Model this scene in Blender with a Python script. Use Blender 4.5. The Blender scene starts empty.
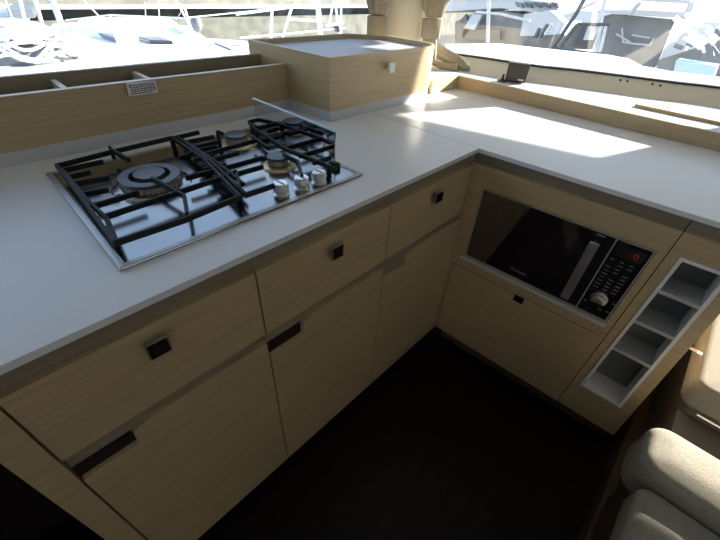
import bpy, bmesh, math, random
from mathutils import Vector, Matrix
from mathutils.geometry import tessellate_polygon
random.seed(4)
scene = bpy.context.scene
COL = scene.collection

# ------------------------------------------------------------------ camera
CAM = Vector((-1.0096, -0.4687, 1.2712)); FPX = 356.42
RT = Vector((0.6979, -0.7144, 0.0500)); UP = Vector((0.4261, 0.4709, 0.7725)); FW = Vector((0.5750, 0.5178, -0.6332))
FW.normalize(); RT = (RT - FW*RT.dot(FW)).normalized(); UP = RT.cross(FW).normalized()
cd = bpy.data.cameras.new('camera'); cam = bpy.data.objects.new('camera', cd); COL.objects.link(cam)
M = Matrix(((RT.x, UP.x, -FW.x, CAM.x), (RT.y, UP.y, -FW.y, CAM.y), (RT.z, UP.z, -FW.z, CAM.z), (0, 0, 0, 1)))
cam.matrix_world = M
cd.sensor_width = 36; cd.sensor_fit = 'HORIZONTAL'; cd.lens = FPX/720*36; cd.clip_start = 0.02; cd.clip_end = 500
scene.camera = cam

# ------------------------------------------------------------------ light
w = bpy.data.worlds.new('sky'); scene.world = w; w.use_nodes = True
bg = w.node_tree.nodes['Background']; bg.inputs[1].default_value = 1.7
_t = w.node_tree; _c = _t.nodes.new('ShaderNodeTexCoord'); _s = _t.nodes.new('ShaderNodeSeparateXYZ'); _r = _t.nodes.new('ShaderNodeValToRGB')
_t.links.new(_c.outputs['Generated'], _s.inputs[0]); _t.links.new(_s.outputs[2], _r.inputs[0]); _t.links.new(_r.outputs[0], bg.inputs[0])
_r.color_ramp.elements[0].position = 0.0; _r.color_ramp.elements[0].color = (0.92, 0.95, 1.0, 1)
_r.color_ramp.elements[1].position = 0.55; _r.color_ramp.elements[1].color = (0.36, 0.52, 0.82, 1)
_e = _r.color_ramp.elements.new(0.16); _e.color = (0.64, 0.77, 0.96, 1)
SUND = Vector((-1, 0.387, -0.377)).normalized()
sl = bpy.data.lights.new('sun', 'SUN'); sl.energy = 20; sl.angle = math.radians(0.6); sl.color = (1, 0.95, 0.86)
so = bpy.data.objects.new('sun', sl); COL.objects.link(so); so.location = (6, -3, 5)
so.rotation_euler = SUND.to_track_quat('-Z', 'Y').to_euler()
scene.view_settings.view_transform = 'Standard'; scene.view_settings.look = 'None'
scene.view_settings.exposure = 0.35; scene.view_settings.gamma = 1

# ------------------------------------------------------------------ pixel helpers (a measured pixel of the photo becomes a point on a real plane)
def ray(px, py): return FW + RT*((px-360)/FPX) - UP*((py-270)/FPX)
def AZ(px, py, z): d = ray(px, py); return CAM + d*((z-CAM.z)/d.z)
def AY(px, py, y): d = ray(px, py); return CAM + d*((y-CAM.y)/d.y)
def AX(px, py, x): d = ray(px, py); return CAM + d*((x-CAM.x)/d.x)
G, GT = 0.0527, 0.0462
def RF(y, z, d=0.0): return Vector((-G*y + GT*(0.9-z) + d, y, z))      # a point on the front of the right-hand run, d metres behind it
H = 0.90; O = 0.006

# ------------------------------------------------------------------ materials
MAT = {}
def mat(name, col, rough=0.5, metal=0.0, spec=0.5, bump=None, grain=None, noise=None, trans=0, emit=None, coat=0):
    m = bpy.data.materials.new(name); m.use_nodes = True; nt = m.node_tree; b = nt.nodes['Principled BSDF']
    b.inputs['Base Color'].default_value = (*col, 1); b.inputs['Roughness'].default_value = rough
    b.inputs['Metallic'].default_value = metal; b.inputs['Specular IOR Level'].default_value = spec
    b.inputs['Coat Weight'].default_value = coat
    if emit: b.inputs['Emission Color'].default_value = (*emit[0], 1); b.inputs['Emission Strength'].default_value = emit[1]
    tc = nt.nodes.new('ShaderNodeTexCoord')
    if grain:                       # (scale vector, dark colour, amount)
        mp = nt.nodes.new('ShaderNodeMapping'); mp.inputs['Scale'].default_value = grain[0]
        nt.links.new(tc.outputs['Object'], mp.inputs[0])
        n = nt.nodes.new('ShaderNodeTexNoise'); n.inputs['Scale'].default_value = 1; n.inputs['Detail'].default_value = 5; n.inputs['Roughness'].default_value = 0.65
        nt.links.new(mp.outputs[0], n.inputs['Vector'])
        r = nt.nodes.new('ShaderNodeValToRGB'); r.color_ramp.elements[0].position = 0.35; r.color_ramp.elements[1].position = 0.62
        r.color_ramp.elements[0].color = (*grain[1], 1); r.color_ramp.elements[1].color = (*col, 1)
        nt.links.new(n.outputs[0], r.inputs[0]); nt.links.new(r.outputs[0], b.inputs['Base Color'])
        bp = nt.nodes.new('ShaderNodeBump'); bp.inputs['Strength'].default_value = 0.12; bp.inputs['Distance'].default_value = 0.001
        nt.links.new(n.outputs[0], bp.inputs['Height']); nt.links.new(bp.outputs[0], b.inputs['Normal'])
    if noise:                       # (scale, dark colour, strength, distance)
        n = nt.nodes.new('ShaderNodeTexNoise'); n.inputs['Scale'].default_value = noise[0]; n.inputs['Detail'].default_value = 4
        nt.links.new(tc.outputs['Object'], n.inputs['Vector'])
        r = nt.nodes.new('ShaderNodeValToRGB'); r.color_ramp.elements[0].position = 0.38; r.color_ramp.elements[1].position = 0.62
        r.color_ramp.elements[0].color = (*noise[1], 1); r.color_ramp.elements[1].color = (*col, 1)
        nt.links.new(n.outputs[0], r.inputs[0]); nt.links.new(r.outputs[0], b.inputs['Base Color'])
        bp = nt.nodes.new('ShaderNodeBump'); bp.inputs['Strength'].default_value = noise[2]; bp.inputs['Distance'].default_value = noise[3]
        nt.links.new(n.outputs[0], bp.inputs['Height']); nt.links.new(bp.outputs[0], b.inputs['Normal'])
    MAT[name] = m
    if name == 'dark_glass': b.inputs['IOR'].default_value = 2.6
    return m
OAK, OAKD = (0.50, 0.375, 0.215), (0.41, 0.30, 0.165)
mat('oak_x', OAK, 0.45, grain=((5, 5, 200), OAKD)); mat('oak_y', OAK, 0.45, grain=((5, 5, 200), OAKD))
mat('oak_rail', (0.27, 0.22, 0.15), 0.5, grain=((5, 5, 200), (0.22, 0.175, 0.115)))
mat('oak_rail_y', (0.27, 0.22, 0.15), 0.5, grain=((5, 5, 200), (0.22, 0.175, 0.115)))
mat('oak_light', (0.62, 0.50, 0.34), 0.45, grain=((5, 5, 200), (0.55, 0.43, 0.28)))
mat('oak_edge', (0.58, 0.50, 0.42), 0.4)
mat('worktop', (0.72, 0.72, 0.73), 0.32, spec=0.5)
mat('worktop_edge', (0.45, 0.43, 0.41), 0.4)
mat('white_laminate', (0.55, 0.555, 0.56), 0.45)
mat('grey_laminate', (0.42, 0.43, 0.47), 0.5)
mat('niche_white', (0.74, 0.74, 0.72), 0.5)
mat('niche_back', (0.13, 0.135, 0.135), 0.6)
mat('shelf_top', (0.42, 0.42, 0.41), 0.5)
mat('floor', (0.013, 0.007, 0.005), 0.42, spec=0.15, grain=((14, 120, 10), (0.006, 0.003, 0.002)))
mat('platform', (0.10, 0.062, 0.036), 0.5, grain=((6, 60, 40), (0.065, 0.038, 0.022)))
mat('steel', (0.33, 0.33, 0.32), 0.18, 1.0, grain=((8, 8, 8), (0.29, 0.29, 0.285)))
mat('rim_steel', (0.45, 0.44, 0.42), 0.38, 1.0)
mat('trim_grey', (0.42, 0.40, 0.37), 0.4)
mat('mirror_steel', (0.75, 0.76, 0.78), 0.05, 1.0)
mat('chrome', (0.62, 0.61, 0.59), 0.28, 1.0)
mat('satin', (0.30, 0.29, 0.27), 0.35, 0.8)
mat('knob_plate', (0.05, 0.025, 0.02), 0.22, 0.6)
mat('iron', (0.008, 0.008, 0.008), 0.55, spec=0.3)
mat('burner_cap', (0.035, 0.038, 0.045), 0.35, spec=0.6)
mat('brass', (0.50, 0.40, 0.20), 0.35, 0.9)
mat('alu', (0.55, 0.55, 0.54), 0.4, 0.9)
mat('dark_glass', (0.012, 0.007, 0.006), 0.04, spec=0.5)
mat('black_plastic', (0.012, 0.011, 0.011), 0.35)
mat('grey_print', (0.16, 0.15, 0.14), 0.5)
mat('red_digit', (0.3, 0.02, 0.01), 0.5, emit=((1.0, 0.08, 0.03), 0.06))
mat('recess', (0.012, 0.006, 0.005), 0.5)
mat('paper', (0.80, 0.80, 0.80), 0.6)
mat('print', (0.03, 0.03, 0.03), 0.6)
mat('liner', (0.62, 0.56, 0.44), 0.55)
mat('ceiling', (0.70, 0.69, 0.66), 0.6)
mat('outer_white', (0.82, 0.83, 0.84), 0.5)
mat('gasket', (0.01, 0.01, 0.012), 0.4)
mat('sofa', (0.34, 0.31, 0.245), 0.9, spec=0.1, noise=(420, (0.24, 0.215, 0.165), 0.5, 0.0012))
mat('bench_grey', (0.13, 0.115, 0.10), 0.7)
mat('piping', (0.75, 0.74, 0.70), 0.6)
mat('curtain', (0.36, 0.315, 0.23), 0.9, spec=0.1, noise=(180, (0.29, 0.25, 0.18), 0.3, 0.001))
mat('gelcoat', (0.85, 0.86, 0.87), 0.35)
mat('boat_white', (0.52, 0.53, 0.55), 0.4)
mat('rope', (0.80, 0.80, 0.78), 0.8)
mat('boat_glass', (0.07, 0.075, 0.085), 0.25)
mat('boat_grey', (0.22, 0.225, 0.23), 0.5, noise=(3, (0.15, 0.155, 0.16), 0.1, 0.01))
mat('inox', (0.7, 0.72, 0.74), 0.3, 0.7)
mat('stone', (0.22, 0.21, 0.17), 0.9, noise=(2.2, (0.15, 0.145, 0.115), 0.5, 0.03))
mat('stone_shade', (0.07, 0.072, 0.066), 0.9, noise=(3, (0.045, 0.047, 0.044), 0.5, 0.03))
mat('water', (0.12, 0.13, 0.12), 0.3, noise=(2.5, (0.07, 0.08, 0.08), 0.6, 0.05))
mat('blue_cover', (0.30, 0.50, 0.60), 0.7)
mat('pale_blue', (0.45, 0.62, 0.70), 0.5)
g = bpy.data.materials.new('window_glass'); g.use_nodes = True; nt = g.node_tree; nt.nodes.clear()
ou = nt.nodes.new('ShaderNodeOutputMaterial'); mx = nt.nodes.new('ShaderNodeMixShader'); tr = nt.nodes.new('ShaderNodeBsdfTransparent'); gl = nt.nodes.new('ShaderNodeBsdfGlossy')
gl.inputs['Roughness'].default_value = 0.02; tr.inputs[0].default_value = (0.95, 0.97, 0.97, 1); mx.inputs[0].default_value = 0.05
nt.links.new(tr.outputs[0], mx.inputs[1]); nt.links.new(gl.outputs[0], mx.inputs[2]); nt.links.new(mx.outputs[0], ou.inputs[0]); MAT['window_glass'] = g

# ------------------------------------------------------------------ mesh helpers
class MB:
    def __init__(s): s.b = bmesh.new()
    def box(s, x0, x1, y0, y1, z0, z1, f=None):
        c = [Vector((x, y, z)) for z in (z0, z1) for y in (y0, y1) for x in (x0, x1)]
        if f: c = [f(*v) for v in c]
        v = [s.b.verts.new(p) for p in c]
        for q in ((0, 2, 3, 1), (4, 5, 7, 6), (0, 1, 5, 4), (2, 6, 7, 3), (0, 4, 6, 2), (1, 3, 7, 5)): s.b.faces.new([v[i] for i in q])
        return s
    def loft(s, loops, caps=True, closed=True):
        L = [[s.b.verts.new(p) for p in l] for l in loops]; n = len(L[0])
        for a, b in zip(L, L[1:]):
            for i in range(n if closed else n-1): s.b.faces.new((a[i], a[(i+1) % n], b[(i+1) % n], b[i]))
        if caps: s.b.faces.new(L[0][::-1]); s.b.faces.new(L[-1])
        return s
    def prism(s, polys, d):            # polys: outline [+ holes] of 3-D points, d: extrusion vector
        d = Vector(d); polys = [[Vector(p) for p in l] for l in polys]
        flat = [p for l in polys for p in l]; tri = tessellate_polygon(polys)
        A = [s.b.verts.new(p) for p in flat]; B = [s.b.verts.new(p+d) for p in flat]
        for t in tri:
            for q in ([A[i] for i in t], [B[i] for i in reversed(t)]):
                try: s.b.faces.new(q)
                except ValueError: pass
        o = 0
        for l in polys:
            n = len(l)
            for i in range(n):
                a, b = o+i, o+(i+1) % n
                s.b.faces.new((A[a], A[b], B[b], B[a]))
            o += n
        return s
    def tube(s, pts, r, n=8, closed=False, sq=False):
        pts = [Vector(p) for p in pts]; loops = []; N = len(pts)
        prev = None
        for i, p in enumerate(pts):
            a = pts[(i-1) % N] if (i or closed) else p; b = pts[(i+1) % N] if (i < N-1 or closed) else p
            t = (b-a).normalized(); up = Vector((0, 0, 1)) if abs(t.z) < .9 else Vector((1, 0, 0))
            if prev is not None: up = prev
            x = t.cross(up).normalized(); y = x.cross(t).normalized(); prev = y
            rr = r[i] if isinstance(r, (list, tuple)) else r
            off = math.pi/4 if sq else 0
            loops.append([p + x*rr*math.cos(off+2*math.pi*k/n) + y*rr*math.sin(off+2*math.pi*k/n) for k in range(n)])
        if closed: loops.append(loops[0])
        s.loft(loops, caps=not closed); 
        if closed: bmesh.ops.remove_doubles(s.b, verts=s.b.verts, dist=1e-6)
        return s
    def lathe(s, c, prof, n=32, axis=(0, 0, 1)):
        ax = Vector(axis).normalized(); u = ax.orthogonal().normalized(); v = ax.cross(u); c = Vector(c)
        loops = [[c + ax*h + (u*math.cos(2*math.pi*k/n)+v*math.sin(2*math.pi*k/n))*max(r, 1e-4) for k in range(n)] for r, h in prof]
        return s.loft(loops)
    def build(s, name, m, parent=None, bevel=0, smooth=False, seg=2, origin=None):
        bmesh.ops.recalc_face_normals(s.b, faces=s.b.faces)
        if parent is not None:
            off = parent.matrix_basis.translation.copy(); p = parent.parent
            while p: off += p.matrix_basis.translation; p = p.parent
        elif origin is not None: off = Vector(origin)
        else:
            vs = [v.co for v in s.b.verts]
            off = Vector(((min(v.x for v in vs)+max(v.x for v in vs))/2, (min(v.y for v in vs)+max(v.y for v in vs))/2, min(v.z for v in vs)))
        for v in s.b.verts: v.co -= off
        me = bpy.data.meshes.new(name); s.b.to_mesh(me); s.b.free()
        if smooth:
            for f in me.polygons: f.use_smooth = True
        o = bpy.data.objects.new(name, me); COL.objects.link(o); me.materials.append(MAT[m] if isinstance(m, str) else m)
        if parent is not None: o.parent = parent
        else: o.location = off
        if bevel:
            b = o.modifiers.new('b', 'BEVEL'); b.width = bevel; b.segments = seg; b.limit_method = 'ANGLE'; b.angle_limit = math.radians(40)
        if smooth == 'auto':
            for f in me.polygons: f.use_smooth = True
            e = o.modifiers.new('e', 'EDGE_SPLIT'); e.split_angle = math.radians(40)
        return o
def tag(o, label, cat, group=None, kind=None):
    o['label'] = label; o['category'] = cat
    if group: o['group'] = group
    if kind: o['kind'] = kind
    return o
def thing(name, loc, label, cat, group=None):
    o = bpy.data.objects.new(name, None); COL.objects.link(o); o.location = loc; o.empty_display_size = .05
    return tag(o, label, cat, group)
def struct(o): o['kind'] = 'structure'; return o
def text(body, size, origin, xdir, ydir, m, name, parent, depth=0.0003):
    cu = bpy.data.curves.new('t', 'FONT'); cu.body = body; cu.size = size; cu.extrude = depth; cu.align_x = 'LEFT'
    to = bpy.data.objects.new('t', cu); COL.objects.link(to)
    bpy.context.view_layer.update()
    me = bpy.data.meshes.new_from_object(to.evaluated_get(bpy.context.evaluated_depsgraph_get()))
    bpy.data.objects.remove(to)
    X = Vector(xdir).normalized(); Y = Vector(ydir).normalized(); Z = X.cross(Y); off = Vector((0, 0, 0)); p = parent
    while p: off += p.matrix_basis.translation; p = p.parent
    for v in me.vertices: v.co = Vector(origin) + X*v.co.x + Y*v.co.y + Z*v.co.z - off
    me.materials.clear(); me.materials.append(MAT[m]); o = bpy.data.objects.new(name, me); COL.objects.link(o); o.parent = parent; return o

# ================================================================== setting
struct(MB().box(-3.2, 1.0, -0.762, 0.6, -0.05, 0.0).build('floor', 'floor'))
struct(MB().box(-3.2, 1.25, -3.2, -0.764, -0.05, 0.06).build('trim_1', 'platform', bevel=.006))
# white cabin roof
struct(MB().box(-3.2, 1.9, -3.4, 1.25, 1.95, 2.0).build('ceiling', 'ceiling'))
struct(MB().prism([[(-3.2, -3.2, 0), (-3.2, 1.0, 0), (-3.2, 1.0, 1.95), (-3.2, -3.2, 1.95)], [(-3.2, -1.5, 1.35), (-3.2, -.1, 1.35), (-3.2, -.1, 1.68), (-3.2, -1.5, 1.68)]], (.05, 0, 0)).build('wall_left', 'liner'))
struct(MB().prism([[(-3.2, -3.25, 0), (1.25, -3.25, 0), (1.25, -3.25, 1.95), (-3.2, -3.25, 1.95)], [(-2.4, -3.25, 1.36), (.4, -3.25, 1.36), (.4, -3.25, 1.70), (-2.4, -3.25, 1.70)]], (0, .05, 0)).build('wall_back', 'liner'))
# low wall and sill under the front window, behind the storage trough
struct(MB().box(-3.2, 0.62, 0.90, 0.96, 0, 0.99).box(-3.2, 0.62, 0.88, 1.0, .99, 1.0).build('wall_front', 'liner'))
# curved inner sill wall of the side window
base = [(.70, .86), (.80, .70), (.86, .50), (.905, .25), (1.0, .06), (1.12, -.29), (1.19, -.46), (1.26, -.90)]
def along(pts, n=8):
    out = []
    for i in range(len(pts)-1):
        a, b, c, d = [Vector(pts[max(0, min(len(pts)-1, j))]) for j in (i-1, i, i+1, i+2)]
        for k in range(n):
            t = k/n; out.append(.5*((2*b)+(c-a)*t+(2*a-5*b+4*c-d)*t*t+(3*b-a-3*c+d)*t**3))
    return out+[Vector(pts[-1])]
cv = along(base)
def sweep(pts, prof):      # prof: (outward offset, z)
    loops = []
    for i, p in enumerate(pts):
        t = (pts[min(i+1, len(pts)-1)]-pts[max(i-1, 0)]).normalized(); n = Vector((-t.y, t.x))
        if n.x < 0: n = -n
        loops.append([Vector((p.x+n.x*o, p.y+n.y*o, z)) for o, z in prof])
    return loops
struct(MB().loft(sweep(cv, [(0, .0), (0, .925), (.070, .976), (.088, .984), (.13, .984), (.13, .0)])).build('wall_right', 'liner', smooth='auto'))
struct(MB().loft(sweep(cv, [(.080, .982), (.080, .990), (.108, .990), (.108, .982)])).build('trim_2', 'gasket'))
# screw pairs on the sill wall
for i, (px, py) in enumerate(((620, 80), (627, 81), (652, 84), (660, 85), (530, 70))):
    p = AX(px, py, 1.06 if px > 600 else .885)
struct(MB().prism([[(1.26, -3.2, 0), (1.26, -.93, 0), (1.26, -.93, .985), (1.26, -.975, 1.3), (1.26, -.975, 1.949), (1.26, -3.2, 1.949)], [(1.26, -1.75, .72), (1.26, -1.0, .72), (1.26, -1.0, 1.058), (1.26, -1.75, 1.058)]], (.04, 0, 0)).build('sun_block_wall', 'liner'))  # unseen wall added to hold back sun, opening shaped to light the benches
# panes
struct(MB().loft([[Vector(a) for a in q] for q in (((-3.1, .93, 1.0), (.45, .93, 1.0), (.45, .935, 1.0), (-3.1, .935, 1.0)), ((-3.1, .93, 1.95), (.45, .93, 1.95), (.45, .935, 1.95), (-3.1, .935, 1.95)))]).build('window_1', 'window_glass'))
struct(MB().loft(sweep(cv[8:], [(.092, .990), (.092, 1.95), (.095, 1.95), (.095, .990)])).build('window_2', 'window_glass', smooth='auto'))
# rounded cream corner post between the two windows
def post_prof(z):
    c = [(.535, .93), (.545, .85), (.57, .80), (.62, .762), (.68, .745), (.70, .76), (.73, .82), (.74, .92), (.65, 1.0), (.56, .99)]
    return [Vector((x, y, z)) for x, y in c]
struct(MB().loft([post_prof(z) for z in (.70, 1.0, 1.5, 1.949)]).build('trim_3', 'liner', smooth='auto'))
# added unseen panel outside the cabin, its cut-outs shape the sun patches indoors
pp = [(-3.4, 1.29), (-.92, 1.29), (-.92, 1.444), (-.934, 1.546), (-.352, 1.608), (-.369, 1.444), (-.201, 1.444), (-.256, 1.537), (-.225, 1.57), (-.213, 1.70), (-.16, 1.723), (-.06, 1.743), (.01, 1.685), (.3, 1.64), (.6, 1.5), (.6, 1.30), (2.0, 1.30), (2.0, 2.0), (-3.4, 2.0)]
struct(MB().prism([[(1.9, y, z) for y, z in pp]], (.03, 0, 0)).build('sun_mask_panel', 'outer_white'))

# ================================================================== worktops
L0 = -1.75
t = tag(MB().prism([[(L0, -O, H-.013), (-O-.0012, -O, H-.013), (-O-.0012, .64, H-.013), (L0, .62, H-.013)]], (0, 0, .013)).build('worktop', 'worktop', bevel=.0015),
        'long pale grey worktop holding the gas hob, along the drawer run', 'worktop')
e = lambda y: -G*y
t2 = tag(MB().prism([[(-O, -O, H-.013), (e(-.76)-O, -.76, H-.013), (.86, -.76, H-.013), (.80, .46, H-.013), (.42, .47, H-.013), (-O, .64, H-.013)]], (0, 0, .013)).build('worktop', 'worktop', bevel=.0015),
         'sunlit pale grey worktop over the microwave, right of the seam', 'worktop')
# ================================================================== left run of cabinets
ZB, ZT, Z1, Z2 = .0795, .848, .6775, .652
X = [-1.1405, -.772, -.3905, -.003]
FT = .018
NOTCH = [(.087, .047), (.093, .050), (.098, .050)]
KN = [(-.961, .811), (-.582, .809), (-.195, .809)]
LB = [('oak base cabinet at the left with a long dark finger slot', 'leftmost'), ('oak base cabinet directly below the gas hob knobs', 'middle'), ('narrow oak base cabinet in the inner corner beside the microwave unit', 'corner')]
def knob(parent, c, nrm, s=.017, back=.012):
    c = Vector(c); n = Vector(nrm).normalized(); u = Vector((0, 0, 1)).cross(n).normalized(); v = n.cross(u)
    f = lambda a, b, d: c + u*a + v*b + n*d
    k = MB().box(-.006, .006, -.006, .006, 0, back, f).box(-s, s, -s, s, back, back+.005, f).build('knob', 'satin', parent, bevel=.0012)
    MB().box(-s+.0025, s-.0025, -s+.0025, s-.0025, back+.005, back+.0058, f).build('plate', 'knob_plate', k)
    return k
for i in range(3):
    a, b = X[i], X[i+1]
    T = thing('base_cabinet', ((a+b)/2, .3, 0), LB[i][0], 'cabinet', 'oak base cabinets under the hob worktop')
    m = MB().box(a+.0005, b-.0005+(.055 if i == 2 else 0), FT+.004, .60, ZB, .80)
    m.build('carcass', 'oak_rail', T)
    MB().box(a+.0005, b-.0005+(.03 if i == 2 else 0), .03, .60, .002, ZB-.004).build('plinth', 'recess', T)
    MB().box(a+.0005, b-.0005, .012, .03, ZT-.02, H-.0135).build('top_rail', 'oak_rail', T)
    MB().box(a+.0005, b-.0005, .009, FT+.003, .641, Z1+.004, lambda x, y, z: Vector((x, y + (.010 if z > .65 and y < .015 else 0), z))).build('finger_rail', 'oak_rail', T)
    gp = .0016
    D = MB().box(a+gp, b-gp, 0, FT, Z1, ZT).build('drawer', 'oak_x', T, bevel=.0012)
    knob(D, (KN[i][0], 0, KN[i][1]), (0, -1, 0))
    nw, nh = NOTCH[i]; ye = 0
    bR = b-gp
    top = Z2
    outline = [(a+gp, 0, ZB), (bR + (.036 if i == 2 else 0), 0, ZB), (bR + (.010 if i == 2 else 0), 0, top), (a+gp+nw+.035, 0, top), (a+gp+nw+.004, 0, top-.010), (a+gp+nw, 0, top-nh), (a+gp, 0, top-nh)]
    Do = MB().prism([outline], (0, FT, 0)).build('door', 'oak_x', T, bevel=.0008)
    MB().box(a+gp, a+gp+nw, .010, FT, top-nh+.0005, .6405).build('finger_slot', 'recess' if i < 2 else 'oak_rail', Do)
# end panel left of the drawers
p0 = AY(0, 458, 0).x
T = tag(MB().box(-1.182, X[0]-.0016, 0, .60, ZB-.06, ZT).build('end_panel', 'oak_x', bevel=.001), 'plain narrow oak panel closing the left end of the cabinet run', 'panel')
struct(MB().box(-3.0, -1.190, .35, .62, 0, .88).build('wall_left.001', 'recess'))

# ================================================================== right run: microwave unit
YB = -.5345
T = thing('microwave_cabinet', RF(-.27, 0, .25), 'oak corner cabinet housing the black microwave above a drop-down flap', 'cabinet')
rp = lambda y, z, d=0: RF(y, z, d)
MW = (-.046, -.514, .515, .782)
fy0 = -.020
MB().prism([[rp(.017, .46), rp(YB, .46), rp(YB, ZT+.004), rp(.017, ZT+.004)],
            [rp(MW[0]+.002, MW[2]-.002), rp(MW[1]-.002, MW[2]-.002), rp(MW[1]-.002, MW[3]+.002), rp(MW[0]+.002, MW[3]+.002)]], (.018, 0, 0)).build('face_frame', 'oak_y', T, bevel=.001)
MB().prism([[rp(.017, ZB), rp(-.008, ZB), rp(-.008, .4575), rp(.017, .4575)]], (.018, 0, 0)).build('stile', 'oak_y', T)
F = MB().prism([[rp(-.011, ZB+.002), rp(YB, ZB+.002), rp(YB, .4575), rp(-.011, .4575)]], (.018, 0, 0)).build('flap', 'oak_y', T, bevel=.001)
kp = RF(-.272, .443); 
MB().prism([[rp(-.254, .430, -.003), rp(-.287, .430, -.003), rp(-.287, .457, -.003), rp(-.254, .457, -.003)]], (.003, 0, 0)).build('flap_latch', 'knob_plate', F, bevel=.001)
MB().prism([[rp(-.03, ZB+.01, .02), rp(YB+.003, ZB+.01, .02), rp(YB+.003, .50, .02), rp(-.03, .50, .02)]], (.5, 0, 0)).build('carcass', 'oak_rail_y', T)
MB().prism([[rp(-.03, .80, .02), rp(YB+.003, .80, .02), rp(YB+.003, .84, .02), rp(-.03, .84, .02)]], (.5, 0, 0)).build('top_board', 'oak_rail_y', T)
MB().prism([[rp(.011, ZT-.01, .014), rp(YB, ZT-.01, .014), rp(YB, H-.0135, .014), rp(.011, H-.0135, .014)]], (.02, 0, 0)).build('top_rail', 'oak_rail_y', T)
MB().prism([[rp(-.02, .003, .035), rp(YB, .003, .035), rp(YB, ZB-.004, .035), rp(-.02, ZB-.004, .035)]], (.4, 0, 0)).build('plinth', 'platform', T)
# pale ledge strip below the microwave
MB().prism([[rp(-.030, .497, -.006), rp(-.520, .497, -.006), rp(-.520, .511, -.006), rp(-.030, .511, -.006)]], (.006, 0, 0)).build('ledge_strip', 'white_laminate', T, bevel=.002)

Mi = thing('microwave', RF(-.28, MW[2], .15), 'black glass built-in microwave oven with a pale bar handle and dial', 'microwave')
y0, y1, z0, z1 = MW; yc = -.428
MB().prism([[rp(y0, z0, .020), rp(y1, z0, .020), rp(y1, z1, .020), rp(y0, z1, .020)]], (.30, 0, 0)).build('body', 'black_plastic', Mi)
dr = MB().prism([[rp(y0-.004, z0+.005, .002), rp(yc+.001, z0+.005, .002), rp(yc+.001, z1-.005, .002), rp(y0-.004, z1-.005, .002)]], (.018, 0, 0)).build('door', 'dark_glass', Mi, bevel=.0015)
cp = MB().prism([[rp(yc-.002, z0+.005, .002), rp(y1+.004, z0+.005, .002), rp(y1+.004, z1-.005, .002), rp(yc-.002, z1-.005, .002)]], (.018, 0, 0)).build('control_panel', 'dark_glass', Mi, bevel=.0015)
fr = 0.0028
MB().prism([[rp(y0, z0, 0), rp(y1, z0, 0), rp(y1, z1, 0), rp(y0, z1, 0)], [rp(y0-fr, z0+fr, 0), rp(y1+fr, z0+fr, 0), rp(y1+fr, z1-fr, 0), rp(y0-fr, z1-fr, 0)]], (.019, 0, 0)).build('trim_frame', 'trim_grey', Mi)
MB().prism([[rp(yc+.0005, z0+fr, .0005), rp(yc-.0018, z0+fr, .0005), rp(yc-.0018, z1-fr, .0005), rp(yc+.0005, z1-fr, .0005)]], (.016, 0, 0)).build('divider_strip', 'trim_grey', Mi)
hd = MB()
hd.prism([[rp(-.378, .545, -.024), rp(-.402, .545, -.024), rp(-.402, .755, -.024), rp(-.378, .755, -.024)]], (.008, 0, 0))
for zz in (.575, .738): hd.prism([[rp(-.384, zz-.006, -.018), rp(-.396, zz-.006, -.018), rp(-.396, zz+.006, -.018), rp(-.384, zz+.006, -.018)]], (.0195, 0, 0))
hd.build('handle', 'alu', dr, bevel=.0015)
text('Dometic', .015, rp(-.208, z0+.030, .0012), (0, -1, 0), (0, 0, 1), 'alu', 'brand_name', dr)
MB().prism([[rp(-.382, z1-.012, .0012), rp(-.404, z1-.012, .0012), rp(-.404, z1-.009, .0012), rp(-.382, z1-.009, .0012)]], (.001, 0, 0)).build('badge', 'alu', dr)
ds = MB().prism([[rp(-.438, .732, .0012), rp(-.504, .732, .0012), rp(-.504, .766, .0012), rp(-.438, .766, .0012)]], (.001, 0, 0)).build('display', 'black_plastic', cp)
text(': 0', .024, rp(-.468, .740, .0006), (0, -1, 0), (0, 0, 1), 'red_digit', 'digits', ds)
lb = MB()
for r_ in range(6):
    for c_ in range(3):
        if random.random() < .85:
            yy = -.438-.023*c_; zz = .716-.0125*r_; ww = random.uniform(.009, .015)
            lb.prism([[rp(yy, zz, .0014), rp(yy-ww, zz, .0014), rp(yy-ww, zz+.0028, .0014), rp(yy, zz+.0028, .0014)]], (.0008, 0, 0))
for r_ in range(3):
    for c_ in range(3):
        yy = -.438-.023*c_; zz = .640-.0125*r_
        lb.prism([[rp(yy, zz, .0014), rp(yy-.012, zz, .0014), rp(yy-.012, zz+.004, .0014), rp(yy, zz+.004, .0014)]], (.0008, 0, 0))
for yy, zz in ((-.436, .555), (-.501, .582), (-.480, .545), (-.499, .548)):
    MB().prism([[rp(yy, zz, .0014), rp(yy-.009, zz, .0014), rp(yy-.009, zz+.005, .0014), rp(yy, zz+.005, .0014)]], (.0008, 0, 0)).build('button', 'grey_print', cp)
lb.build('button_legends', 'grey_print', cp)
dl = MB().lathe(rp(-.468, .580, .002), [(.023, 0), (.0225, .003), (.019, .004), (.018, .016), (.015, .018), (.0001, .018)], 32, (-1, 0, 0)).build('dial', 'chrome', cp, smooth='auto')
MB().prism([[rp(-.454, .574, -.0175), rp(-.481, .578, -.0175), rp(-.481, .583, -.0175), rp(-.454, .580, -.0175)]], (.002, 0, 0)).build('dial_grip', 'satin', dl)

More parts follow.
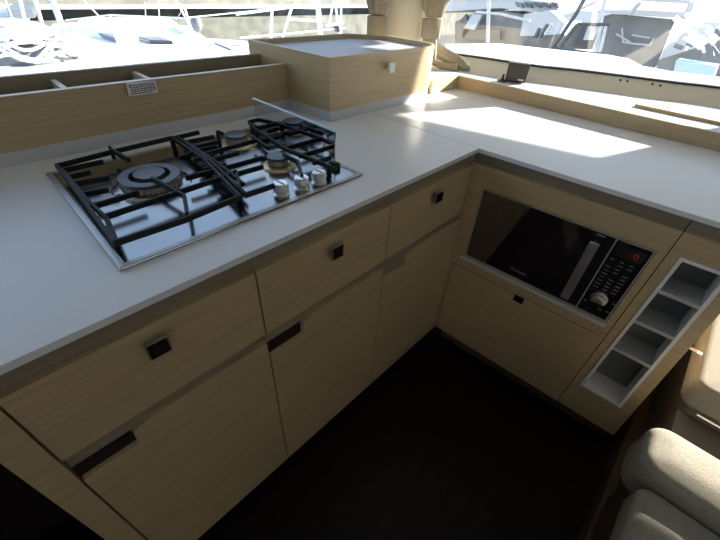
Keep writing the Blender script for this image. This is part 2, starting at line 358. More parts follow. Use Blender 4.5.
# shelf niche unit at the end
N = thing('niche_cabinet', RF(-.636, 0, .25), 'narrow oak end cabinet with four open white cubby shelves', 'cabinet')
ya, yb = YB-.0025, -.685
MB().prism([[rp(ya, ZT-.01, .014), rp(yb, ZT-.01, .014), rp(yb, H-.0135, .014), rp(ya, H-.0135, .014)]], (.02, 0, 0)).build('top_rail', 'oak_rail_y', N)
MB().prism([[rp(ya, .003, .035), rp(-.722, .003, .035), rp(-.722, ZB-.004, .035), rp(ya, ZB-.004, .035)]], (.4, 0, 0)).build('plinth', 'platform', N)
n0, nz0, nz1 = -.560, .224, .792
q1 = lambda z: -.687+(z-.224)*.046
yb_ = lambda z: -.727+(z-.08)*.055
MB().prism([[rp(ya, ZB+.002), rp(yb_(.08), ZB+.002), rp(yb_(.852), ZT+.004), rp(ya, ZT+.004)], [rp(n0, nz0), rp(q1(nz0), nz0), rp(q1(nz1), nz1), rp(n0, nz1)]], (.018, 0, 0)).build('face_panel', 'oak_y', N, bevel=.001)
MB().prism([[rp(yb_(.08), ZB+.002, .019), rp(yb_(.08)+.014, ZB+.002, .019), rp(yb_(.84)+.014, .84, .019), rp(yb_(.84), .84, .019)]], (.55, 0, 0)).build('side_panel', 'oak_y', N)
MB().prism([[rp(ya-.001, ZB+.002, .019), rp(ya-.015, ZB+.002, .019), rp(ya-.015, .84, .019), rp(ya-.001, .84, .019)]], (.52, 0, 0)).build('side_panel', 'oak_y', N)
nf = MB(); tk = .009
nf.prism([[rp(n0-.0005, nz0+.0005, -.003), rp(q1(nz0)+.0005, nz0+.0005, -.003), rp(q1(nz1)+.0005, nz1-.0005, -.003), rp(n0-.0005, nz1-.0005, -.003)], [rp(n0-tk, nz0+tk, -.003), rp(q1(nz0)+tk, nz0+tk, -.003), rp(q1(nz1)+tk, nz1-tk, -.003), rp(n0-tk, nz1-tk, -.003)]], (.094, 0, 0))
nf.build('niche_liner', 'niche_white', N)
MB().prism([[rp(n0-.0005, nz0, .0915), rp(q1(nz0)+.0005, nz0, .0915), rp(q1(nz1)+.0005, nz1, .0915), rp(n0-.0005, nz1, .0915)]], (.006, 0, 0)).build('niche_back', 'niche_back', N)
for zz in (.434, .559, .677):
    MB().prism([[rp(n0-tk-.0003, zz, -.002), rp(q1(zz)+tk+.0003, zz, -.002), rp(q1(zz+.011)+tk+.0003, zz+.011, -.002), rp(n0-tk-.0003, zz+.011, -.002)]], (.092, 0, 0)).build('shelf', 'shelf_top', N)

# ================================================================== storage trough behind the hob
S = thing('storage_trough', (-.7, .70, H), 'long open oak storage trough behind the hob with a printed sticker', 'storage box')
xs0 = -1.75
MB().box(xs0, -.2105, .628, .642, H+.0005, .931, ).build('plinth', 'white_laminate', S)
MB().prism([[(xs0, .615, .931), (-.2105, .637, .931), (-.2105, .637, 1.038), (xs0, .615, 1.041)]], (0, .014, 0)).build('front_board', 'oak_x', S)
MB().prism([[(xs0, .6135, 1.041), (-.2105, .6355, 1.038), (-.2105, .6525, 1.038), (xs0, .6305, 1.041)]], (0, 0, .0018)).build('edge_band', 'oak_edge', S)
MB().box(xs0, -.2225, .77, .786, H, 1.050).build('back_board', 'oak_rail', S)
MB().box(xs0, -.2225, .655, .769, .93, .94).build('tray_floor', 'oak_rail', S)
for x in (-.836, -.645):
    MB().box(x, x+.012, .6535, .769, .941, 1.036).build('divider', 'oak_edge', S)
st = MB().prism([[AY(125.5, 84, .6165), AY(155.5, 80.5, .6165), AY(158, 92.5, .6165), AY(129.5, 96.5, .6165)]], (0, .0012, 0))
for v in st.b.verts: v.co.y += .0
q = [AY(126, 83.5, .6225), AY(155.5, 80.8, .6225), AY(158, 92.5, .6225), AY(129.5, 96.5, .6225)]
st.b.free()
stk = MB().prism([q], (0, .003, 0)).build('sticker', 'paper', S)
pr = MB()
for r_ in range(5):
    v = .14+.165*r_; u = .06+(.03 if r_ in (2, 3) else 0)
    while u < (.93 if r_ < 4 else .8):
        ww = random.uniform(.05, .13); ww = min(ww, .95-u)
        P = lambda a, b: (q[0]*(1-a)+q[1]*a)*(1-b)+(q[3]*(1-a)+q[2]*a)*b + Vector((0, -.0006, 0))
        pr.prism([[P(u, v), P(u+ww, v), P(u+ww, v+.085), P(u, v+.085)]], (0, .0008, 0)); u += ww+.022
pr.build('printed_lines', 'print', stk)

# ================================================================== raised oak box in the corner
B = thing('corner_box', (.1, .64, H), 'raised oak corner box with a recessed grey lid and small white knob', 'box')
def boxout(i=0.0, yb_=.842):
    pts = [(-.197+i, .438+i), (.24, .431+i)]
    cx, cy, r = .30, .531, .10-i
    for k in range(0, 9):
        a = -math.pi/2 + k*math.radians(11.25); pts.append((cx+math.cos(a)*r, cy+math.sin(a)*r))
    pts += [(.395-i, yb_-.13), (.26, yb_-i), (-.22+i, yb_-i)]
    return pts
o1 = boxout(); o2 = boxout(.014)
MB().prism([[(x, y, H+.0005) for x, y in boxout(.0005)]], (0, 0, .030)).build('plinth', 'white_laminate', B)
MB().prism([[(x, y, .931) for x, y in o1], [(x, y, .931) for x, y in o2]], (0, 0, .1515)).build('side_walls', 'oak_x', B)
MB().prism([[(x, y, 1.0825) for x, y in o1], [(x, y, 1.0825) for x, y in boxout(.010)]], (0, 0, .002)).build('edge_band', 'oak_light', B)
MB().prism([[(x, y, 1.060) for x, y in boxout(.0145)]], (0, 0, .008)).build('lid', 'grey_laminate', B)
kk = knob(B, (AY(388, 67, .431).x, .431, AY(388, 67, .431).z), (0, -1, 0), .015, .014)
kk.data.materials[0] = MAT['piping']; kk.children[0].data.materials[0] = MAT['piping']; kk.children[0].scale = (1, 1, 1); kk['label'] = 'small pale square knob'

# ================================================================== side shelf behind the sunlit worktop
R_ = thing('side_shelf', (.75, 0, H), 'oak-fronted ledge shelf along the side window with an inset tray', 'shelf')
MB().prism([[(.603, -.90, H+.0005), (.603, .462, H+.0005), (.603, .462, .952), (.603, -.90, .950)]], (.014, 0, 0)).build('front_board', 'oak_y', R_, bevel=.001)
MB().prism([[(.405, .462, H+.0005), (.617, .462, H+.0005), (.617, .462, .952), (.405, .462, .952)]], (0, .014, 0)).build('return_board', 'oak_light', R_, bevel=.001)
sp = [(.618, -.90)] + [(.618, .477), (.43, .477), (.42, .60), (.42, .78), (.56, .78), (.64, .74), (.70, .72)] + [(p.x-.012, p.y) for p in cv if p.y < .68 and p.y > -.9]
tr_o = [(.735, -.215), (.735, -.82), (1.02, -.82), (.93, -.215)]
MB().prism([[(x, y, .915) for x, y in sp]], (0, 0, .014)).build('shelf_board', 'white_laminate', R_)
tz = .9295
ln = [AZ(635, 104.5, tz+.008), AZ(720, 122.5, tz+.008)]; ln2 = ln[0]+(ln[1]-ln[0])*1.6
dd = (ln[1]-ln[0]).normalized(); nn = Vector((-dd.y, dd.x, 0))*.016
if nn.x < 0: nn = -nn
MB().prism([[Vector((p.x, p.y, tz)) for p in (ln[0], ln2, ln2+nn, ln[0]+nn)]], (0, 0, .010)).build('tray_lip', 'oak_y', R_, bevel=.001)
sa, sb = AZ(671, 101, tz), AZ(669, 106, tz)
for a, b in ((AZ(671, 101.5, tz), AZ(668, 108, tz)), (AZ(652, 114, tz), AZ(645, 117, tz))):
    d_ = (b-a).normalized(); n_ = Vector((-d_.y, d_.x, 0))*.004
    MB().prism([[a-n_, b-n_, b+n_, a+n_]], (0, 0, .001)).build('seam_cap', 'oak_x', R_)

# black speaker on the shelf
K = thing('desk_speaker', AZ(512, 82, .93), 'small black box speaker standing on the side shelf', 'speaker')
a_, b_ = AZ(504.5, 82, .9295), AZ(525, 80.5, .9295)
dv = (b_-a_).normalized(); nv = Vector((-dv.y, dv.x, 0)); nv = nv if nv.x > 0 else -nv
hh = .078
dv = Vector((.43, -.90, 0)).normalized(); nv = Vector((.90, .43, 0)).normalized(); wv = .088; hh = .080
MB().loft([[a_+Vector((0, 0, .004)), a_+dv*wv+Vector((0, 0, .004)), a_+dv*wv+nv*.045+Vector((0, 0, .004)), a_+nv*.045+Vector((0, 0, .004))],
           [a_-dv*.004-nv*.004+Vector((0, 0, hh)), a_+dv*(wv+.002)-nv*.004+Vector((0, 0, hh)), a_+dv*(wv+.004)+nv*.040+Vector((0, 0, hh)), a_+nv*.040+Vector((0, 0, hh))]]).build('housing', 'black_plastic', K, bevel=.003)
c_ = a_-dv*.012+nv*.01
MB().lathe(c_, [(.020, 0), (.020, .004), (.012, .007), (.006, .012), (.005, .03), (.0001, .031)], 20).build('stand', 'black_plastic', K, smooth='auto')
MB().prism([[a_+dv*(wv*.62)-nv*.0025+Vector((0, 0, .014)), a_+dv*(wv*.9)-nv*.0025+Vector((0, 0, .014)), a_+dv*(wv*.9)-nv*.0027+Vector((0, 0, .018)), a_+dv*(wv*.62)-nv*.0027+Vector((0, 0, .018))]], nv*.003).build('maker_plate', 'alu', K)
# screws in the sill wall
for (px, py, lab) in ((620, 80, 'leftmost'), (627, 81, 'second from left'), (652, 84, 'third from left'), (660, 85.5, 'rightmost')):
    d = ray(px, py); best = None
    for i in range(len(cv)-1):
        p, q_ = cv[i], cv[i+1]; e_ = q_-p; den = d.x*e_.y-d.y*e_.x
        if abs(den) < 1e-9: continue
        s_ = ((p.x-CAM.x)*e_.y-(p.y-CAM.y)*e_.x)/den; u_ = ((p.x-CAM.x)*d.y-(p.y-CAM.y)*d.x)/den
        if 0 <= u_ <= 1 and s_ > 0: best = CAM+d*s_
    if best:
        tag(MB().lathe(best+Vector((.006, 0, 0)), [(.0045, 0), (.0045, .008), (.0001, .010)], 12, (-1, -.3, 0)).build('sill_screw', 'recess'), 'tiny dark screw in the cream sill wall, '+lab+' of four', 'screw', 'screws in the window sill')

# ================================================================== gas hob
HX0, HX1, HY0, HY1 = -.9515, -.4085, .0825, .5285
Hb = thing('gas_hob', ((HX0+HX1)/2, (HY0+HY1)/2, H), 'stainless three-burner gas hob with black cast iron grates', 'hob')
hz = H+.0045
MB().box(HX0, HX1, HY0, HY1, H+.0003, hz).build('hob_plate', 'steel', Hb, bevel=.002)
rim_o = [(HX0, HY0), (HX1, HY0), (HX1, HY1), (HX0, HY1)]; rim_i = [(HX0+.011, HY0+.011), (HX1-.011, HY0+.011), (HX1-.011, HY1-.011), (HX0+.011, HY1-.011)]
MB().prism([[(x, y, hz-.0005) for x, y in rim_o], [(x, y, hz-.0005) for x, y in rim_i]], (0, 0, .0022)).build('rim', 'rim_steel', Hb, bevel=.001)
def ring_pts(x0, x1, y0, y1, r, n=6):
    out = []
    for cx, cy, a0 in ((x1-r, y0+r, -90), (x1-r, y1-r, 0), (x0+r, y1-r, 90), (x0+r, y0+r, 180)):
        for k in range(n+1):
            a = math.radians(a0+90*k/n); out.append((cx+r*math.cos(a), cy+r*math.sin(a)))
    return out
GZ = .931
W1, WS, WR = (-.800, .338), (-.535, .440), (-.538, .248)
def burner(c, R, wok):
    o = MB().lathe((c[0], c[1], hz), [(R*1.2, 0), (R*1.15, .002), (R*.98, .004), (R*.8, .005), (.0001, .005)], 40).build('burner_base', 'steel' if wok else 'brass', Hb, smooth='auto')
    if wok:
        cr = MB(); n = 36
        cr.lathe((c[0], c[1], hz+.004), [(R*.86, 0), (R*.86, .012), (R*.60, .012), (R*.60, 0)], 36)
        for k in range(n):
            a = 2*math.pi*k/n; cc = Vector((c[0]+math.cos(a)*R*.86, c[1]+math.sin(a)*R*.86, hz+.010)); u = Vector((math.cos(a), math.sin(a), 0)); v_ = Vector((-math.sin(a), math.cos(a), 0))
            cr.box(-.002, .004, -.0025, .0025, -.006, .006, lambda x, y, z: cc+u*x+v_*y+Vector((0, 0, z)))
        cr.build('flame_crown', 'alu', o)
        MB().lathe((c[0], c[1], hz+.0162), [(R*.92, 0), (R*.95, .002), (R*.90, .006), (R*.62, .006), (R*.60, 0)], 48).build('outer_cap', 'burner_cap', o, smooth='auto')
        MB().lathe((c[0], c[1], hz+.003), [(R*.46, 0), (R*.44, .012), (R*.48, .015), (R*.46, .023), (.0001, .024)], 40).build('inner_cap', 'burner_cap', o, smooth='auto')
    else:
        cr = MB().lathe((c[0], c[1], hz+.007), [(R*.62, 0), (R*.60, .012), (.0001, .012)], 32)
        for k in range(24):
            a = 2*math.pi*k/24; cc = Vector((c[0]+math.cos(a)*R*.6, c[1]+math.sin(a)*R*.6, hz+.013)); u = Vector((math.cos(a), math.sin(a), 0)); v_ = Vector((-math.sin(a), math.cos(a), 0))
            cr.box(-.002, .003, -.0015, .0015, -.005, .006, lambda x, y, z: cc+u*x+v_*y+Vector((0, 0, z)))
        cr.build('flame_crown', 'alu', o)
        MB().lathe((c[0], c[1], hz+.0195), [(R*.66, 0), (R*.70, .002), (R*.68, .006), (R*.3, .0075), (.0001, .0075)], 36).build('cap', 'burner_cap', o, smooth='auto')
burner(W1, .066, True); burner(WS, .044, False); burner(WR, .036, False)
def bar(m, p, q_, wd=.0075, ht=.011):
    p, q_ = Vector(p), Vector(q_); d = (q_-p).normalized(); n = Vector((-d.y, d.x, 0)).normalized()*wd/2; u = Vector((0, 0, ht/2))
    m.loft([[p-n-u, p+n-u, p+n*.7+u, p-n*.7+u], [q_-n-u, q_+n-u, q_+n*.7+u, q_-n*.7+u]])
def legdrop(m, x, y): m.box(x-.005, x+.005, y-.005, y+.005, hz, GZ)
def frame(m, x0, x1, y0, y1, r=.02, z=GZ, wd=.009):
    pts = ring_pts(x0, x1, y0, y1, r)
    for a, b in zip(pts, pts[1:]+pts[:1]):
        if (Vector(a)-Vector(b)).length > 1e-5: bar(m, (*a, z), (*b, z), wd)
def px_bar(m, pts, wd=.0080, z=GZ):
    P_ = [AZ(px, py, z) for px, py in pts]
    for a, b in zip(P_, P_[1:]): 
        d = (b-a).normalized()*wd*.4; bar(m, a-d, b+d, wd, .0105)
g1 = MB()
for pts in ([(57, 166), (112, 152), (172, 138)], [(57, 166), (84, 201), (115, 243)], [(115, 243), (183, 220.5), (240, 197)], [(105, 217), (180, 192), (233, 174)],
            [(91, 207), (137, 193)], [(85, 194), (107, 190)], [(76, 183), (108, 178)], [(71, 176.5), (89, 172.5)], [(64, 170), (102, 162)],
            [(172, 138), (204, 160), (240, 197)], [(153, 179), (184, 196), (187, 214)], [(180, 158), (193, 153)], [(187, 178), (213, 171)], [(63, 171), (88, 201), (106, 218), (112, 236)], [(196, 160), (212, 156)], [(204, 170), (225, 165)], [(107, 219), (116, 241)]):
    px_bar(g1, pts)
h0 = AZ(112, 153, GZ); bar(g1, h0+Vector((0, 0, .008)), AZ(129, 160, GZ+.004), .008); bar(g1, h0-Vector((0, .004, 0)), h0+Vector((0, .004, .001)), .008, .03)
for q_ in ((64, 171), (108, 226), (172, 140), (236, 190)): c = AZ(*q_, GZ); legdrop(g1, c.x, c.y)
g1.build('grate', 'iron', Hb, bevel=.0015)
g2 = MB()
for pts in ([(175, 138), (198, 132.5)], [(182, 143), (213, 137)], [(190, 149), (218, 142)], [(202, 155), (300, 129)], [(209, 161), (238, 153)], [(222, 169), (262, 158)],
            [(262, 167), (237, 174), (240, 190), (246, 195), (273, 186)], [(178, 138), (212, 163), (243, 192)], [(249, 122), (271, 117)], [(254, 129), (285, 149), (335, 169)],
            [(253, 129), (291, 121)], [(268, 131), (300, 124)], [(253, 138), (268, 148)], [(284, 155), (298, 162), (302, 176)], [(262, 141), (282, 136)], [(284, 149), (312, 141)], [(300, 156), (322, 150)], [(314, 163), (330, 158)],
            [(254, 129), (249, 122)], [(231, 182), (246, 195)], [(184, 141), (218, 164), (243, 184)], [(214, 178), (236, 172)], [(196, 151), (216, 147)]):
    px_bar(g2, pts)
h0 = AZ(219, 140, GZ); bar(g2, h0-Vector((0, .004, 0)), h0+Vector((0, .004, 0)), .009, .045); bar(g2, h0+Vector((0, 0, .021)), h0+Vector((.006, -.018, .019)), .008, .009)
for q_ in ((184, 141), (256, 131), (329, 165)): c = AZ(*q_, GZ); legdrop(g2, c.x, c.y)
g2.build('grate', 'iron', Hb, bevel=.0015)
# mirror-finish flap at the right
SX = -.4385
Gd = MB().box(SX, SX+.004, .152, .492, H+.010, .992).build('splash_guard', 'mirror_steel', Hb, bevel=.001)
MB().box(SX-.002, SX+.006, .150, .494, .992, .995).build('top_edge', 'pale_blue', Gd)
MB().box(SX-.006, SX+.008, .140, .165, hz, hz+.014).build('hinge', 'iron', Gd); MB().box(SX-.006, SX+.008, .495, .52, hz, hz+.014).build('hinge', 'iron', Gd)
for (px, py) in ((281, 189), (301.5, 183), (319, 177.5)):
    c = AZ(px, py, hz+.012)
    k = MB().lathe((c.x, c.y, hz), [(.018, 0), (.018, .002), (.0135, .004), (.0145, .009), (.0168, .011), (.0160, .025), (.014, .027), (.0001, .027)], 28).build('control_knob', 'chrome', Hb, smooth='auto')
    MB().box(c.x-.0015, c.x+.0015, c.y-.014, c.y+.014, hz+.0268, hz+.0280).build('pointer', 'burner_cap', k)
text('SMEV', .008, (-.925, .0875, hz+.0002), (1, 0, 0), (0, 1, 0), 'satin', 'maker_mark', Hb, .0001)

# ================================================================== upholstery
def cushion(name, x0, x1, y0, y1, z0, z1, parent, r=.03, m='sofa', rc=.05):
    pts = ring_pts(x0, x1, y0, y1, rc)
    def ins(d, z):
        return [Vector((a[0], a[1], z)) for a in ring_pts(x0+d, x1-d, y0+d, y1-d, max(rc-d, .005))]
    lp = [ins(r*.6, z0), ins(.006, z0+r*.4), ins(0, z0+r), ins(0, z1-r)]
    for k in range(1, 6):
        a = math.radians(18*k); lp.append(ins(r*(1-math.cos(a)), z1-r+r*math.sin(a)))
    lp.append(ins(min(x1-x0, y1-y0)*.30, z1+.004))
    return MB().loft(lp).build(name, m, parent, smooth='auto')
sf = thing('sofa', (-.3, -1.2, .06), 'beige upholstered bench, its back cushion lit by the sun, nearest the camera', 'sofa')
MB().box(-.70, -.135, -1.95, -.775, .062, .335).build('base', 'platform', sf, bevel=.01)
cushion('seat_cushion', -.72, -.300, -1.95, -.730, .336, .426, sf, .022, rc=.035)
cushion('backrest', -.299, -.140, -1.95, -.705, .336, .462, sf, .024, rc=.05)
s2 = thing('sofa', (.35, -1.2, .06), 'sunlit beige bench end beside the open shelves, farther from the camera', 'sofa')
MB().box(.09, .6, -1.95, -.80, .062, .355).build('base', 'bench_grey', s2, bevel=.006)
cushion('seat_cushion', .072, .62, -1.95, -.768, .356, .45, s2, .02, rc=.035)
MB().tube([(.066, -.82, .362), (.066, -1.9, .362)], .005, 8).build('metal_strip', 'chrome', s2)
tag(MB().box(-.133, .088, -1.95, -.79, .062, .325).build('bench_base', 'bench_grey', bevel=.004), 'dark low base filling the gap between both beige benches', 'bench base')
tag(MB().prism([[AY(689, 346, -.745), AY(698, 350.5, -.745), AY(697, 353, -.745), AY(688.5, 348.5, -.745)]], (0, -.012, 0)).build('wooden_peg', 'oak_light'), 'short pale wooden peg between the open shelves and the far bench', 'peg')

# ================================================================== curtains
def curtain(name, c, dx, label, tail=None):
    K = thing(name, (c[0], c[1], .96), label, 'curtain', None)
    c = Vector((*c, 0)); d = Vector((*dx, 0)).normalized(); n = Vector((-d.y, d.x, 0)); n = n if n.y > 0 or n.x > 0 else -n
    def loop(z, wd, th, fold, cx=0):
        L = []
        for k in range(40):
            a = 2*math.pi*k/40; f = 1+fold*math.cos(a*9+z*6)
            L.append(c+d*(math.cos(a)*wd*f+cx)+n*(math.sin(a)*th*f)+Vector((0, 0, z)))
        return L
    zs = [(1.94, .085, .03, .20), (1.5, .075, .028, .2), (1.30, .066, .026, .2), (1.22, .058, .024, .2), (1.17, .046, .022, .18), (1.145, .034, .02, .14)]
    MB().loft([loop(*z) for z in zs]).build('drape', 'curtain', K, smooth=True)
    lw = [(1.075, .028, .02, .12), (1.055, .03, .022, .15), (1.02, .036, .024, .15), (.975, .042, .022, .15)]
    MB().loft([loop(*z) for z in lw]).build('lower_drape', 'curtain', K, smooth=True)
    MB().loft([loop(1.062, .043, .025, .02), loop(1.066, .047, .028, .02), loop(1.138, .050, .028, .02), loop(1.142, .046, .025, .02)]).build('tieback', 'curtain', K, smooth='auto')
    return K
curtain('curtain', (.480, .868), (1, -.25), 'olive-beige curtain gathered in a tieback left of the cream post')
cr_ = curtain('curtain', (.690, .705), (1, -.75), 'olive-beige curtain gathered right of the cream post, its tail over the shelf')
# trailing tail lying on the sill
prof = []
for t_, (px, py, xx) in enumerate(((432, 50, .80), (440, 52, .80), (450, 58, .81), (460, 65, .83), (468, 72, .85))):
    p = AX(px, py, xx); p.z = max(p.z, .931+1.35*(.024, .027, .027, .024, .012)[len(prof)]); prof.append(p)
tl = MB(); lp = []
for i, p in enumerate(prof):
    s_ = (.024, .027, .027, .024, .012)[i]
    lp.append([p+Vector((math.cos(a)*s_*.5*(1+.25*math.cos(5*a)), math.sin(a)*s_*.5, math.sin(a)*s_*1.1*(1+.2*math.cos(4*a)))) for a in [2*math.pi*k/20 for k in range(20)]])
tl.loft(lp).build('trailing_fold', 'curtain', cr_, smooth=True)
prof2 = [p + Vector((0, 0, max(0, .947-p.z))) for p in (AX(430, 60, .76), AX(438, 66, .77), AX(446, 71, .78), AX(456, 75.5, .80))]
tl = MB(); lp = []
for i, p in enumerate(prof2):
    s_ = .016
    lp.append([p+Vector((math.cos(a)*s_*.5, math.sin(a)*s_*.5, math.sin(a)*s_)) for a in [2*math.pi*k/16 for k in range(16)]])
tl.loft(lp).build('trailing_fold', 'curtain', cr_, smooth=True)

# ================================================================== outside
struct(MB().box(-60, 80, -40, 90, -1.3, -1.2).build('ground', 'water'))
def slab(pix, z, th, name, m, label, cat, bevel=0):
    return tag(MB().prism([[AZ(px, py, z) for px, py in pix]], (0, 0, -th)).build(name, m, bevel=bevel), label, cat)
# neighbouring sailing boat seen through the front window
D = .35
nb = thing('sailing_boat', AZ(130, 40, -.9), 'white sailing boat moored close outside the front window', 'boat')
pix = [(-120, 120), (-60, 48), (20, 52), (52, 24), (110, 20), (150, 22), (192, 26), (206, 38), (262, 42), (330, 46), (330, 95)]
MB().prism([[AZ(px, py, D) for px, py in pix]], (0, 0, -1.4)).build('deck', 'gelcoat', nb, bevel=.02)
def raised(pix, z0, z1, name, m, par, sc=.8):
    a = [AZ(px, py, z0) for px, py in pix]; c = sum(a, Vector())/len(a)
    b = [Vector((c.x+(p.x-c.x)*sc, c.y+(p.y-c.y)*sc, z1)) for p in a]
    return MB().loft([a, b]).build(name, m, par, bevel=.01)
raised([(68, 36), (120, 40), (185, 34), (178, 24), (120, 22), (75, 24)], D, D+.10, 'coachroof', 'gelcoat', nb, .85)
raised([(138, 40), (150, 44), (174, 44.5), (160, 39.5)], D+.001, D+.05, 'deck_hatch', 'boat_glass', nb, .95)
raised([(88, 31), (92, 35), (120, 44), (116, 39)], D+.001, D+.06, 'winch_track', 'boat_grey', nb, .9)
for q_ in ([(57, 50.5), (58, 52), (69, 52), (68, 50.5)], [(62, 55), (62, 56.5), (70, 56), (70, 55)], [(80, 27), (81, 28.5), (84, 28), (83, 27)], [(103, 57), (103, 58.5), (107, 58), (106, 57)], [(214, 43.5), (232, 51), (233, 50), (215, 43)], [(232, 45.5), (233, 46.5), (247, 45.5), (246, 45)]):
    raised(q_, D+.001, D+.015, 'deck_fitting', 'boat_grey', nb, .95)
def pole(a, b, r, name, m, par, z=None):
    return MB().tube([a, b], r, 8).build(name, m, par)
def ontop(px, py, base):         # vertical foot at base pixel on the deck, top where the ray passes at the same distance
    f = AZ(*base, D+.001); d = ray(px, py); hd_ = math.hypot(f.x-CAM.x, f.y-CAM.y); s_ = hd_/math.hypot(d.x, d.y); return f, CAM+d*s_
for i, (tp, bs) in enumerate((((110, 15), (123, 61)), ((184, 5), (198, 55)))):
    f_, t_ = ontop(*tp, bs); pole(f_, t_, .014, 'stanchion', 'inox', nb)
f1, t1 = ontop(110, 15, (123, 61)); f2, t2_ = ontop(184, 18, (198, 55)); f3, t3_ = ontop(262, 10, (262, 44)); f0, t0_ = ontop(66, 20, (64, 40))
MB().tube([t0_, t1, t2_, t3_], .008, 6).build('lifeline', 'inox', nb)
for (tp, bs, r) in (((20, 0), (30, 45), .02), ((5, 0), (24, 47), .012), ((33, -6), (44, 32), .03), ((50, -6), (62, 26), .05), ((80, -4), (112, 30), .012), ((158, -4), (160, 27), .010), ((145, 2), (146, 27), .008), ((174, -2), (190, 26), .010), ((190, -2), (176, 20), .008)):
    f_, t_ = ontop(*tp, bs); pole(f_, t_, r, 'rigging', 'inox' if r < .02 else 'gelcoat', nb)
raised([(0, 40), (0, 46), (42, 42), (48, 45), (40, 34), (24, 34)], D+.001, D+.12, 'side_window', 'boat_grey', nb, .9)
raised([(-10, 22), (-10, 30), (26, 26), (30, 20), (20, 16)], D+.001, D+.2, 'cabin_top', 'gelcoat', nb, .9)
raised([(8, 14), (14, 20), (36, 18), (40, 10), (28, 6)], D+.2, D+.3, 'cabin_window', 'boat_glass', nb, .9)
# white rope coil on its deck
rc = MB(); c = AZ(28, 58, D)
rope_t = thing('rope_coil', c, 'heaped coil of white rope on the foredeck outside at far left', 'rope')
MB().lathe(c, [(.50, .0), (.47, .08), (.36, .17), (.20, .24), (.0001, .27)], 28).build('gap_shade_core', 'boat_grey', rope_t, smooth=True)  # added dark mound, its grey stands for the shade between rope loops
for k in range(46):
    R0 = .05+.46*random.random(); ph = random.random()*6.28; tx, ty = random.uniform(-.25, .25)*(1-R0), random.uniform(-.25, .25)*(1-R0)
    pts = []
    for j in range(40):
        a = 2*math.pi*j/40+ph; rr = R0*(1+.10*math.sin(3*a+k)+.05*math.sin(7*a+2*k)); q = Vector((rr*math.cos(a)+tx, rr*.85*math.sin(a)+ty))
        pts.append((c.x+q.x, c.y+q.y, D+.02+max(0, .32*(1-(q.length/.62)**2))+.02*math.sin(5*a+k)+.01))
    MB().tube(pts, .016, 6, closed=True).build('rope_loop', 'rope', rope_t, smooth=True)
# round grey fender by the stanchion
f_, t_ = ontop(196, 22, (196, 34))
tag(MB().lathe(t_-Vector((0, 0, .16)), [(.02, 0), (.07, .04), (.10, .12), (.08, .20), (.02, .24)], 24).build('fender', 'boat_grey', smooth=True), 'grey round fender hanging by the leaning stanchion outside', 'fender')
# pulpit rails nearer the box
pu = thing('pulpit_rail', AZ(300, 42, .3), 'white tubular pulpit rail seen above the oak corner box', 'rail')
def pA(px, py, Y=4.2): return AY(px, py, Y)
for pts, r in (([(272, 7), (270.5, 42)], .017), ([(317, -4), (321, 42)], .035), ([(292, 6), (281, 42)], .017), ([(288, 19), (318, 21)], .015), ([(236, 14), (292, 7), (318, 8)], .015), ([(333, 2), (329, 26)], .014), ([(335, 2), (338, 24), (341, 42)], .014), ([(341, -4), (341, 42)], .014), ([(326, 26), (343, 23)], .018), ([(240, 38), (285, 34), (345, 28)], .010)):
    MB().tube([pA(*p) for p in pts], r, 8).build('rail_tube', 'gelcoat', pu, smooth='auto')
MB().lathe(pA(337, 29), [(.02, -.04), (.05, -.02), (.05, .03), (.02, .05)], 16).build('shackle', 'boat_glass', pu, smooth=True)
# stone quay
QY = 14.0
def band(p0, p1, name, m, lab, cat, d=0, x0=-60, x1=60, part=None):
    za, zb_ = AY(220, p0, QY+d).z, AY(220, p1, QY+d).z
    o = MB().box(-20, 30, QY+d, QY+d+.6, min(za, zb_), max(za, zb_)).build(name, m, part); return o
qy = thing('stone_quay', (5, QY, -1.2), 'pale stone quay with a dark recess running behind the moored boats', 'quay')
band(60, 17.6, 'stone_wall', 'stone', '', '', 0, part=qy)
band(17.4, 8.6, 'shadow_recess', 'stone_shade', '', '', .35, part=qy)  # shade of the recess put into a darker stone colour
band(8.4, 5.6, 'kerb', 'gelcoat', '', '', -.15, part=qy)
band(5.4, -30, 'upper_wall', 'stone', '', '', .3, part=qy)
# own side deck outside the side window
dk = [(440, 100), (440, 37), (500, 41), (560, 47), (610, 53), (628, 57), (645, 68), (670, 74), (720, 78), (800, 84), (800, 130)]
struct(MB().prism([[AZ(px, py, .975) if py > 60 or True else 0 for px, py in [(445, 44), (500, 43.5), (560, 50), (610, 55), (628, 58.5), (643, 66), (670, 71), (720, 77), (800, 88)]] + [Vector((1.40, -.9, .975)), Vector((1.335, -.46, .975)), Vector((1.265, -.26, .975)), Vector((1.145, .12, .975)), Vector((1.045, .29, .975)), Vector((1.0, .52, .975)), Vector((.94, .74, .975))]], (0, 0, -.08)).build('trim_4', 'gelcoat'))
# boats on the starboard side
def A7(px, py, X=7.0): return AX(px, py, X)
def poly7(pix, X, th, name, m, par): return MB().prism([[AX(px, py, X) for px, py in pix]], (th, 0, 0)).build(name, m, par)
b1 = thing('motor_yacht', AX(520, 42, 8) - Vector((0, 0, 1)), 'white motor yacht with slanted cabin windows behind the speaker', 'boat')
poly7([(455, 60), (455, 22), (476, 12), (505, 11), (530, 16), (560, 22), (575, 60)], 8, 1.2, 'hull', 'boat_grey', b1)
poly7([(440, 12), (500, 8), (556, 14), (560, 4), (500, -4), (440, -4)], 7.9, 1.2, 'upper_deck', 'boat_white', b1)
poly7([(466, 14), (470, 30), (463, 38), (460, 20)], 7.8, .08, 'window', 'boat_glass', b1)
poly7([(461, 38), (500, 40), (500, 30), (464, 29)], 7.8, .08, 'water_line', 'boat_glass', b1)
poly7([(472, 14), (482, 15), (474, 30), (464, 28)], 7.7, .08, 'screen', 'boat_white', b1)
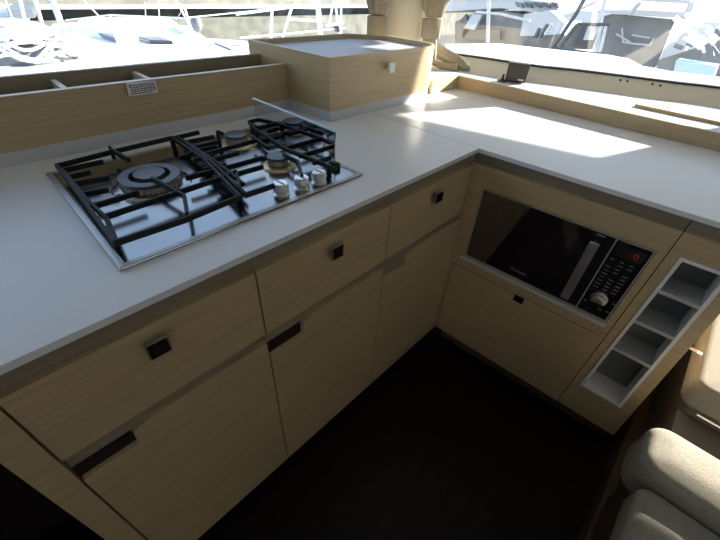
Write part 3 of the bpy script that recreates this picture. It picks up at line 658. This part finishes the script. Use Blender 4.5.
for k in range(5): poly7([(515+9*k, 2), (521+9*k, 3), (523+9*k, 8), (517+9*k, 7)], 7.8, .08, 'window', 'boat_glass', b1)
poly7([(524, 14), (550, 10), (565, 24), (560, 34), (535, 36), (520, 36)], 7.6, .3, 'bow', 'boat_white', b1)
MB().tube([AX(487.5, 43, 5.5), AX(489, -6, 5.5)], .030, 8).build('pole', 'boat_white', b1)
MB().tube([AX(476, 12, 5.5), AX(500, 14, 5.5), AX(530, 21, 5.5)], .02, 6).build('boom', 'boat_white', b1)
b2 = thing('sailing_boat', AX(590, 50, 5) - Vector((0, 0, 1)), 'white boat with a dark slanted windscreen behind the side window', 'boat')
poly7([(556, 48), (575, 24), (600, 24), (590, 50)], 5.4, .1, 'windscreen', 'boat_glass', b2)
poly7([(588, 26), (601, 26), (592, 40), (583, 40)], 5.2, .1, 'side_screen', 'boat_white', b2)
for pts, r in (([(553, 48), (576, 14), (586, -4)], .025), ([(560, 48), (578, 24), (609, 25)], .02), ([(606, 26), (600, 52)], .02), ([(602, 26), (593, 51)], .02), ([(545, 34), (552, 24)], .02), ([(553, 48), (598, 54)], .02), ([(605, 0), (600, 22)], .02), ([(566, 16), (600, 0)], .012), ([(640, 2), (628, 14)], .012)):
    MB().tube([AX(*p, 5.0) for p in pts], r, 8).build('frame_tube', 'boat_glass' if pts[0][0] in (553, 560) else 'boat_white', b2)
for k, (pts) in enumerate(([(535, 38), (540, 28)], [(540, 37), (548, 24)])): MB().tube([AX(*p, 5.2) for p in pts], .03, 6).build('cleat', 'boat_glass', b2)
b3 = thing('catamaran', AX(650, 50, 6) - Vector((0, 0, 1)), 'moored catamaran with a big grey window and white frame at right', 'boat')
poly7([(604, 16), (612, 14), (674, 20), (676, 18), (656, 66), (648, 72), (598, 55)], 6, .2, 'cabin_window', 'boat_grey', b3)
poly7([(596, 13), (675, 18), (700, 18), (700, 13), (640, 10), (598, 10)], 5.9, .3, 'roof_edge', 'boat_white', b3)
poly7([(678, 18), (696, 16), (697, 26), (684, 52), (672, 62), (655, 70)], 5.9, .2, 'pillar', 'boat_white', b3)
poly7([(640, -6), (640, 1), (690, 4), (692, -6)], 5.8, .2, 'flybridge', 'boat_white', b3)
for pts in ([(692, 2), (686, 16)], [(640, 2), (629, 15)]): MB().tube([AX(*p, 5.8) for p in pts], .03, 6).build('roof_strut', 'boat_white', b3)
for (p, q_) in (((622, 42), (636, 44)), ((636, 44), (650, 45)), ((616, 34), (630, 42)), ((650, 45), (654, 38)), ((632, 35), (650, 38)), ((622, 28), (623, 42))):
    MB().tube([AX(*p, 5.95), AX(*q_, 5.95)], .012, 6).build('deck_chair_frame', 'boat_white', b3)
b4 = thing('sailing_boat', AX(700, 60, 4.6) - Vector((0, 0, 1)), 'sailing boat with a furled cream sail and pale blue cover, right edge', 'boat')
poly7([(676, 60), (717, 66), (713, 78), (673, 74)], 4.6, .25, 'spray_cover', 'pale_blue', b4)
for k in range(26):
    a = (random.uniform(675, 720), random.uniform(22, 52)); b = (a[0]+random.uniform(-16, 16), a[1]+random.uniform(-14, 14))
    MB().tube([AX(*a, 4.9), AX(*b, 4.9)], random.uniform(.012, .03), 6).build('furled_sail_fold' if k % 2 else 'halyard', 'rope' if k % 3 else 'boat_grey', b4)
poly7([(688, 36), (712, 40), (706, 48), (686, 46)], 4.95, .1, 'sail_bag', 'rope', b4)
poly7([(658, 60), (720, 40), (760, 44), (760, 92), (655, 80)], 5.3, .3, 'hull', 'boat_grey', b4)
